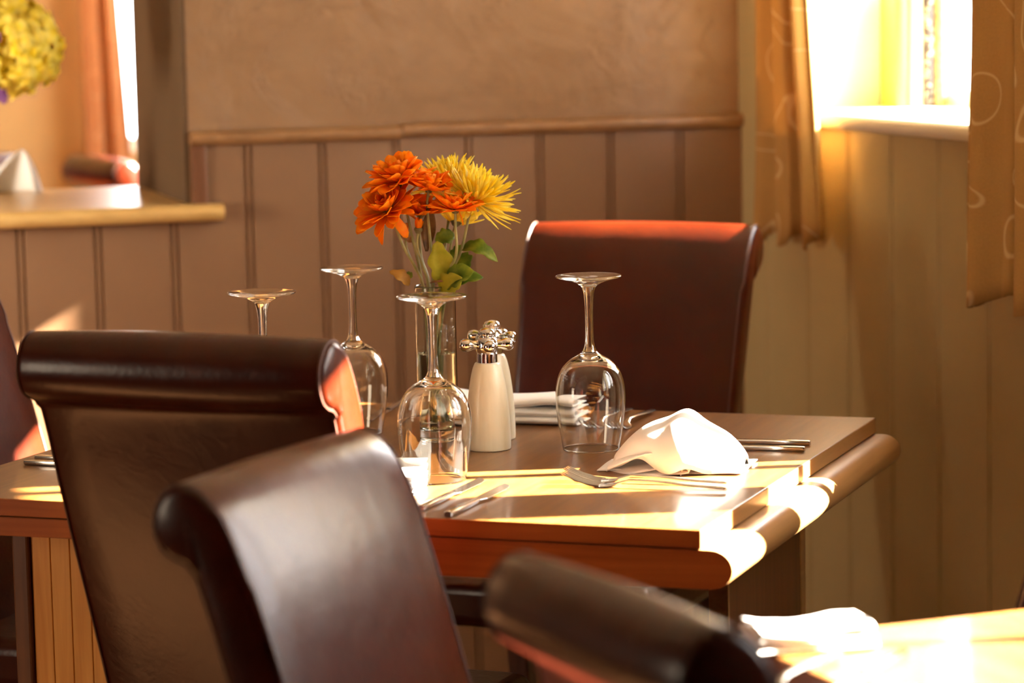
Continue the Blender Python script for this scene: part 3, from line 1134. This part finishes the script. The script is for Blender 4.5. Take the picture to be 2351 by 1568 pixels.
# yellow
flower('chrysanthemum', 'large spiky yellow chrysanthemum facing right, biggest bloom of the bouquet', GY, P(56, 112, -0.01), (0.36, -0.20, 0.9), spider(0.060, 0.0058), M['yellow'], 31,
       sbot(-0.014, -0.004), (0.004, 0.0, 0.0),
       leaves=[(P(36, 48, 0.0), P(86, 38, -0.01), 0.014, 0.022, 3, 'leaf', (0, -0.75, 0.7)), (P(34, 40, 0.01), P(46, 22, 0.0), 0.004, 0.024, 2.5, 'leaf', FN),
               (P(24, 36, 0.01), P(38, 55, 0.005), 0.003, 0.013, 2, 'leaf', FN)])
flower('chrysanthemum', 'spiky yellow chrysanthemum peeking up behind the top orange blooms', GY, P(20, 132, 0.04), (-0.15, -0.1, 1), spider(0.050, 0.0050), M['yellow'], 32,
       sbot(0.000, 0.014), (0.0, 0.0, 0.0))
flower('chrysanthemum', 'yellow chrysanthemum seen from below beneath the large yellow bloom', GY, P(30, 82, 0.02), (0.25, 0.35, 0.9),
       [(22, 0.004, 0.040, 0.0060, 15, 45, 0.0), (22, 0.004, 0.036, 0.0055, 30, 60, 0.0)], M['yellow'], 33, sbot(-0.006, 0.010), (0, 0, 0), 0.008,
       leaves=[(P(12, 2, -0.02), P(5, 64, -0.028), 0.004, 0.030, 2.5, 'leaf_light', (0.1, -1, 0.1)), (P(14, 0, -0.02), P(54, 26, -0.04), 0.008, 0.034, 3, 'leaf', (0, -0.8, 0.6)),
               (P(8, -4, -0.02), P(38, 16, -0.045), 0.004, 0.030, 3, 'leaf_light', (0.2, -1, 0.3)), (P(26, 2, -0.02), P(66, 14, -0.02), 0.006, 0.020, 2, 'leaf', (0, -0.7, 0.7)),
               (P(2, 60, 0.0), P(28, 70, 0.01), 0.004, 0.020, 3, 'leaf', FN), (P(-6, -40, 0.0), P(16, -6, 0.0), 0.006, 0.018, 2, 'leaf', FN)])

# ------------------------------------------------------------------ cutlery
def ln(a, b_):
    a, b_ = Vector(a), Vector(b_)
    d = b_ - a
    return a, math.atan2(d.y, d.x), d.length


def make_knife(label, group):
    root = thing('table_knife', label, 'knife', group=group)
    b = MB()                     # origin at the handle end, blade towards +x
    pts = [(0.0, 0.0042, 0.0030), (0.002, 0.0052, 0.0036), (0.05, 0.0050, 0.0034), (0.095, 0.0044, 0.0028), (0.104, 0.0036, 0.0020)]
    vs, fs = [], []
    K = 12
    for x, ry, rz in pts:
        for k in range(K):
            a = 2 * PI * k / K
            vs.append((x, ry * math.copysign(abs(math.cos(a)) ** 0.6, math.cos(a)), 0.0036 + rz * math.copysign(abs(math.sin(a)) ** 0.6, math.sin(a))))
    for i in range(len(pts) - 1):
        for k in range(K):
            k2 = (k + 1) % K
            fs.append((i * K + k, i * K + k2, (i + 1) * K + k2, (i + 1) * K + k))
    fs += [tuple(range(K - 1, -1, -1)), tuple((len(pts) - 1) * K + k for k in range(K))]
    b.add(vs, fs)
    b.build('handle', M['steel'], root, angle=40)
    b = MB()
    b.prism([(0.100, -0.004), (0.112, -0.0085), (0.180, -0.0090), (0.202, -0.0060), (0.212, 0.0020), (0.214, 0.0060), (0.200, 0.0070), (0.112, 0.0070), (0.100, 0.004)], 0.0026, 0.0042)
    b.build('blade', M['steel'], root, smooth=False, bevel=0.0004)
    return root


def make_fork(label, group):
    root = thing('table_fork', label, 'fork', group=group)
    # centre line from handle end (x=0) to the tines, heights for a fork lying tines up
    prof = [(0.0, 0.0048, 0.0040), (0.003, 0.0062, 0.0046), (0.04, 0.0058, 0.0060), (0.09, 0.0036, 0.0090), (0.120, 0.0030, 0.0095), (0.132, 0.0042, 0.0060), (0.140, 0.0095, 0.0032), (0.150, 0.0118, 0.0020), (0.157, 0.0122, 0.0022)]
    b = MB()
    vs, fs = [], []
    for x, hw, z in prof:
        th = 0.0016
        vs += [(x, -hw, z), (x, -hw * 0.6, z + th), (x, hw * 0.6, z + th), (x, hw, z), (x, hw * 0.6, z - th), (x, -hw * 0.6, z - th)]
    for i in range(len(prof) - 1):
        for k in range(6):
            k2 = (k + 1) % 6
            fs.append((i * 6 + k, i * 6 + k2, (i + 1) * 6 + k2, (i + 1) * 6 + k))
    fs += [(5, 4, 3, 2, 1, 0), tuple((len(prof) - 1) * 6 + k for k in range(6))]
    b.add(vs, fs)
    b.build('handle', M['steel'], root, angle=60)
    for k in range(4):
        y = -0.0105 + 0.007 * k
        t = MB()
        t.tube([(0.155, y * 0.98, 0.0022), (0.170, y, 0.0040), (0.185, y, 0.0085), (0.200, y * 0.96, 0.0150), (0.204, y * 0.95, 0.0170)], [0.0018, 0.0017, 0.0015, 0.0011, 0.0006], 6)
        t.build('tine', M['steel'], root)
    return root


def lay(proto, end, tip, label, group, first=False, z=0.7503):
    a, ang, L = ln(end, tip)
    if first:
        proto.location = (a.x, a.y, z)
        proto.rotation_euler = (0, 0, ang)
        proto['label'] = label
        proto['group'] = group
        return proto
    return dup(proto, (a.x, a.y, z), ang, label, group)


KG, FG = 'steel table knives', 'steel table forks'
kn = make_knife('steel knife lying nearest the table edge behind the sunlit napkin', KG)
lay(kn, (0.378, 3.640), (0.165, 3.715), 'front steel knife of the pair whose handles emerge right of the sunlit napkin', KG, True)
lay(kn, (0.390, 3.690), (0.178, 3.765), 'rear steel knife of the pair whose handles emerge right of the sunlit napkin', KG)
lay(kn, (-0.078, 3.212), (-0.008, 3.412), 'right-hand steel knife of the pair on the sunlit front edge of the table', KG)
lay(kn, (-0.110, 3.258), (-0.040, 3.455), 'left-hand steel knife of the pair on the sunlit front edge of the table', KG)
lay(kn, (-0.160, 4.19), (-0.205, 3.985), 'steel knife behind the glass left of the vase at the table\'s back', KG)
lay(kn, (-0.640, 3.662), (-0.440, 3.590), 'front steel knife of the pair at the left edge, its handle beside the chair', KG)
lay(kn, (-0.632, 3.700), (-0.430, 3.626), 'rear steel knife of the pair at the left edge, its handle beside the chair', KG)
fk = make_fork('steel fork', FG)
lay(fk, (0.257, 3.388), (0.063, 3.450), 'rear steel fork with white glinting tines in front of the sunlit napkin', FG, True, 0.7502)
lay(fk, (0.252, 3.350), (0.058, 3.418), 'front steel fork nearest the table edge before the sunlit napkin', FG, z=0.7502)
lay(fk, (0.168, 4.040), (0.098, 3.848), 'left steel fork behind the right wine glass beside the folded napkin', FG, z=0.7502)
lay(fk, (0.200, 4.022), (0.134, 3.830), 'right steel fork behind the right wine glass, handle near the table back', FG, z=0.7502)


# ------------------------------------------------------------------ napkins
def cloth(name, label, cat='napkin', loc=(0, 0, 0), rotz=0, group='white linen napkins'):
    return thing(name, label, cat, loc, rotz, group)


def strip(b, path, width_vec, wave=0.0, seed=0, nv=10):
    """a band of cloth swept along a curve"""
    pts = smooth_curve(path, 6)
    wv = Vector(width_vec)

    def fn(u, v):
        p = pts[min(int(round(u * (len(pts) - 1))), len(pts) - 1)]
        q = p + wv * (v - 0.5)
        return q + Vector((0, 0, 1)) * wave * noise.noise((u * 3 + seed, v * 3, seed))
    b.grid(fn, len(pts) - 1, nv)


# sunlit napkin, folded into a soft pouch
nap = cloth('napkin', 'sunlit white linen napkin folded into a soft mound at the table\'s right', loc=(0.215, 3.54, 0.7502), rotz=TROT + R(4))
nap.scale = (0.90, 0.92, 0.88)


def mound(u, v):
    # u runs left to right, v from the front hem over the ridge to the back hem
    x = -0.088 + 0.176 * u
    ridge = 0.012 + 0.066 * math.sin(PI * min(1, (u * 0.90 + 0.02)) ** 0.95) ** 0.85 * (1 - 0.25 * u)
    ridge += 0.012 * math.exp(-((u - 0.52) / 0.10) ** 2)
    end = 1 - (max(0, u - 0.80) / 0.20) ** 2
    half = (0.030 + 0.050 * math.sin(PI * (0.12 + 0.76 * u))) * (0.35 + 0.65 * max(0.0, end) ** 0.5)
    a = PI * v
    yy = -math.cos(a) * half
    zz = (ridge * (0.45 + 0.55 * max(0.0, end) ** 0.5)) * math.sin(a) ** 0.8
    lift = 0.020 * math.exp(-((u - 0.22) / 0.16) ** 2) * (1 - v) ** 3 + 0.010 * math.exp(-((u - 0.62) / 0.10) ** 2) * (1 - v) ** 4
    yy += 0.006 * math.sin(9 * u) * (1 - math.sin(a))
    return (x - 0.012 * math.sin(a) * (u < 0.5) * (0.5 - u), yy, max(zz, 0.0) + lift + 0.001)


b = MB()
b.grid(mound, 40, 28)
b.build('upper_fold', M['linen'], nap, angle=180, thick=0.0016)
b = MB()
strip(b, [(-0.100, -0.02, 0.002), (-0.092, -0.045, 0.012), (-0.060, -0.052, 0.026), (-0.030, -0.050, 0.034), (0.0, -0.044, 0.030), (0.012, -0.046, 0.014), (0.010, -0.05, 0.002)], (0.0, 0.050, 0.010), 0.004, 2)
b.build('inner_fold', M['linen'], nap, angle=180, thick=0.0016)
b = MB()
strip(b, [(-0.110, -0.010, 0.0015), (-0.070, -0.040, 0.004), (-0.020, -0.046, 0.012), (0.016, -0.044, 0.013), (0.02, -0.046, 0.007), (-0.02, -0.048, 0.004), (-0.06, -0.046, 0.0018)], (0.0, 0.060, 0.006), 0.003, 5)
b.build('inner_fold', M['linen'], nap, angle=180, thick=0.0016)
b = MB()


def hem(u, v):
    return (-0.112 + 0.205 * u, -0.058 + 0.118 * v + 0.006 * math.sin(6 * u), 0.0014 + 0.002 * math.sin(5 * u + 3 * v) ** 2)


b.grid(hem, 14, 8)
b.build('lower_fold', M['linen'], nap, angle=180, thick=0.0014)


def folded_napkin(label, loc, rotz, L, D, layers, h):
    root = cloth('napkin', label, loc=loc, rotz=rotz)
    for k in range(layers):
        z = 0.0008 + k * h
        rnd = random.Random(k + int(L * 1000))
        path = [(0, D / 2, z + h * 0.10), (0, 0, z + h * 0.08), (0, -D / 2 + 0.012, z + h * 0.06), (0, -D / 2 + 0.002, z + h * 0.18), (0, -D / 2 - 0.003, z + h * 0.46), (0, -D / 2 + 0.002, z + h * 0.76),
                (0, -D / 2 + 0.014, z + h * 0.90), (0, 0, z + h * 0.86), (0, D / 2, z + h * 0.84)]
        pts = smooth_curve(path, 4)

        def fn(u, v, pts=pts, k=k):
            p = pts[min(int(round(v * (len(pts) - 1))), len(pts) - 1)]
            x = (u - 0.5) * L * (1 - 0.03 * k)
            wv = 0.0028 * k * noise.noise((u * 3.1, v * 0.5, k * 3.3)) + 0.0018 * k * math.sin(u * 5 + k)
            return (x, p.y + 0.006 * noise.noise((u * 2, k * 5.1, 0)), max(p.z + wv, 0.0008))
        b = MB()
        b.grid(fn, 24, len(pts) - 1)
        b.build('fold', M['linen'], root, angle=180, thick=0.0016)
    return root


folded_napkin('white linen napkin folded flat in layers behind the mills and right glass', (0.000, 3.975, 0.7502), TROT + R(2), 0.205, 0.075, 3, 0.0125)
folded_napkin('white linen napkin barely showing beside the blurred chair at the front setting', (-0.150, 3.395, 0.7502), TROT + R(-75), 0.17, 0.07, 3, 0.009)
folded_napkin('blurred white linen napkin on the table at the lower right', (0.262, 2.515, 0.7502), R(14), 0.115, 0.05, 3, 0.008)
lay(kn, (0.345, 2.475), (0.250, 2.300), 'blurred steel knife lying on the sunlit table at the lower right', KG)
lay(fk, (0.285, 2.475), (0.195, 2.310), 'blurred steel fork lying beside the napkin at the lower right', FG, z=0.7502)

# ------------------------------------------------------------------ books standing on the window sill
BR = math.radians(96)
BD, BX = Vector((math.cos(BR), math.sin(BR), 0)), Vector((math.sin(BR), -math.cos(BR), 0))
BO = CORNER + U * 0.258 + OUT * 0.168 - BD * 0.122 + Vector((0, 0, W1[2] + 0.0005))


def book(label, y0, th, h, color, color2, band):
    """y0, th: place and spine width along the row; the spines face into the room along the wall"""
    m = mat('book_cover', color, 0.5)
    if color2:
        mp = coords(m, (1, 1, 1))
        n_ = nd(m, 'ShaderNodeTexNoise', Scale=90.0, Detail=2.0)
        lk(m, mp, 'Vector', n_, 'Vector')
        r_ = ramp(m, [(band, color), (band + 0.03, color2)])
        lk(m, n_, 'Fac', r_, 'Fac')
        lk(m, r_, 'Color', m.node_tree.nodes['Principled BSDF'], 'Base Color')
    root = thing('book', label, 'book', BO + BX * (y0 + th / 2), BR - PI / 2, 'books on the window sill')
    t2 = th / 2
    b = MB()
    prof = [(-t2, 0.120), (-t2, 0.006), (-t2 * 0.7, 0.0015), (0, 0.0), (t2 * 0.7, 0.0015), (t2, 0.006), (t2, 0.120), (t2 - 0.002, 0.120), (t2 - 0.002, 0.007), (-t2 + 0.002, 0.007), (-t2 + 0.002, 0.120)]
    b.prism(prof, 0.0, h)
    b.build('cover', m, root, angle=50)
    b = MB()
    b.box(-t2 + 0.0025, t2 - 0.0025, 0.0075, 0.116, 0.003, h - 0.003)
    b.build('pages', M['cream'], root, smooth=False)
    return root


book('yellow spined book, leftmost on the window sill', 0.0, 0.024, 0.215, (0.34, 0.25, 0.03), None, 0)
book('cream spined book between the yellow and the black books on the sill', 0.025, 0.026, 0.205, (0.30, 0.25, 0.16), None, 0)
book('slim black book with pale lettering marks on the window sill', 0.052, 0.019, 0.20, (0.010, 0.008, 0.008), (0.30, 0.26, 0.18), 0.54)
book('tan mottled book, rightmost of the row on the window sill', 0.072, 0.023, 0.21, (0.24, 0.16, 0.05), (0.12, 0.06, 0.02), 0.54)

# ------------------------------------------------------------------ farther room: chairs, folded napkin; yellow flowers on the opening's sill
dup(chair, mbw @ Vector((0.93, 2.15, 0)), R(-62), 'brown leather chair in the farther room, sun on its roll, beside the dark jamb', GC)
dup(chair, mbw @ Vector((1.27, 2.45, 0)), R(60), 'brown leather chair in the farther room behind the pointed white napkin', GC)
np_ = cloth('napkin', 'pale pointed napkin standing on the wooden ledge at the far left', loc=mbw @ Vector((1.345, 0.50, SILL + 0.0005)), rotz=math.atan2(WB.y, WB.x))


def peak(u, v):
    a = (u - 0.5) * 1.5 * PI
    rad = 0.052 * (1 - v) ** 0.8 + 0.002
    return (rad * math.sin(a) * 1.25 - 0.030 * v, -rad * math.cos(a) * 0.7, 0.083 * v + 0.006 * math.sin(3 * a) * (1 - v) * v)


b = MB()
b.grid(peak, 30, 12)
b.build('fold', M['linen'], np_, angle=180, thick=0.002)


def floret(b, c, nrm, size, rnd):
    q = nrm.to_track_quat('Z', 'Y').to_matrix().to_4x4()
    b.m = Matrix.Translation(c) @ q @ Matrix.Rotation(rnd.uniform(0, 6), 4, 'Z')
    for k in range(4):
        a = k * PI / 2 + rnd.uniform(-0.15, 0.15)
        ca, sa = math.cos(a), math.sin(a)
        vs = []
        N = 4
        for i in range(N + 1):
            s = i / N
            w = size * 0.95 * math.sin(PI * (0.10 + 0.80 * s)) ** 0.8
            r = size * s
            z = size * (0.18 * s - 0.5 * s * s * rnd.uniform(0.2, 0.9))
            for o in (-0.5, 0, 0.5):
                vs.append((r * ca - sa * o * w, r * sa + ca * o * w, z + abs(o) * 0.2 * size * s))
        fs = []
        for i in range(N):
            for k2 in range(2):
                p_ = i * 3 + k2
                fs.append((p_, p_ + 1, p_ + 4, p_ + 3))
        b.add(vs, fs)


# flower head: a ball of yellow florets on a leaning stem in a small pot outside the photo's left edge
hp = mbw @ Vector((1.52, 0.10, SILL + 0.0005))
pot = thing('flower_vase', 'small cream vase under the yellow hydrangea at the left edge', 'vase', hp)
b = MB()
b.lathe([(0, 0), (0.030, 0), (0.040, 0.02), (0.042, 0.05), (0.030, 0.085), (0.022, 0.10), (0.025, 0.108), (0.022, 0.108), (0.019, 0.10), (0.026, 0.085), (0.037, 0.05), (0.035, 0.02), (0, 0.012)], 32)
b.build('vase_body', M['mill'], pot, angle=50)
hy_root = thing('hydrangea', 'big yellow hydrangea head with purple sprigs at the upper left edge', 'flower', hp + Vector((0, 0, 0.014)))
rnd = random.Random(5)
hc = Vector((0.150, 0.0, 0.275))
b = MB()
for k in range(120):
    zz = 1 - 2 * (k + 0.5) / 120
    th = k * 2.399963
    rr_ = math.sqrt(1 - zz * zz)
    d = Vector((rr_ * math.cos(th), rr_ * math.sin(th), zz))
    rad = 0.088 * rnd.uniform(0.86, 1.06)
    floret(b, hc + Vector((d.x * rad, d.y * rad, d.z * rad * 0.95)), (d + Vector((rnd.uniform(-.3, .3), rnd.uniform(-.3, .3), rnd.uniform(-.3, .3)))).normalized(), rnd.uniform(0.023, 0.032), rnd)
b.build('bloom', M['hydrangea'], hy_root, angle=180, thick=0.0005)
b = MB()
b.tube(smooth_curve([(0, 0, 0), (0.005, 0, 0.07), (0.06, 0, 0.16), tuple(hc)], 6), 0.003, 8)
b.build('stem', M['stem'], hy_root)
b = MB()
for c_ in ((0.136, -0.088, 0.290), (0.124, -0.085, 0.250), (0.132, -0.070, 0.192), (0.144, -0.066, 0.188)):
    for k in range(7):
        floret(b, Vector(c_) + Vector((rnd.uniform(-.012, .012), rnd.uniform(-.01, .0), rnd.uniform(-.012, .012))), Vector((rnd.uniform(-.5, .5), -1, rnd.uniform(-.5, .5))).normalized(), 0.007, rnd)
b.m = Matrix.Identity(4)
for c_ in ((0.136, -0.083, 0.290), (0.124, -0.08, 0.250), (0.132, -0.065, 0.192)):
    b.tube([(0.05, -0.02, 0.15), (0.10, -0.06, 0.18), c_], 0.0012, 5)
sp = b.build('sprig', M['purple'], hy_root, angle=180)
sp['label'] = 'dark purple sprigs'
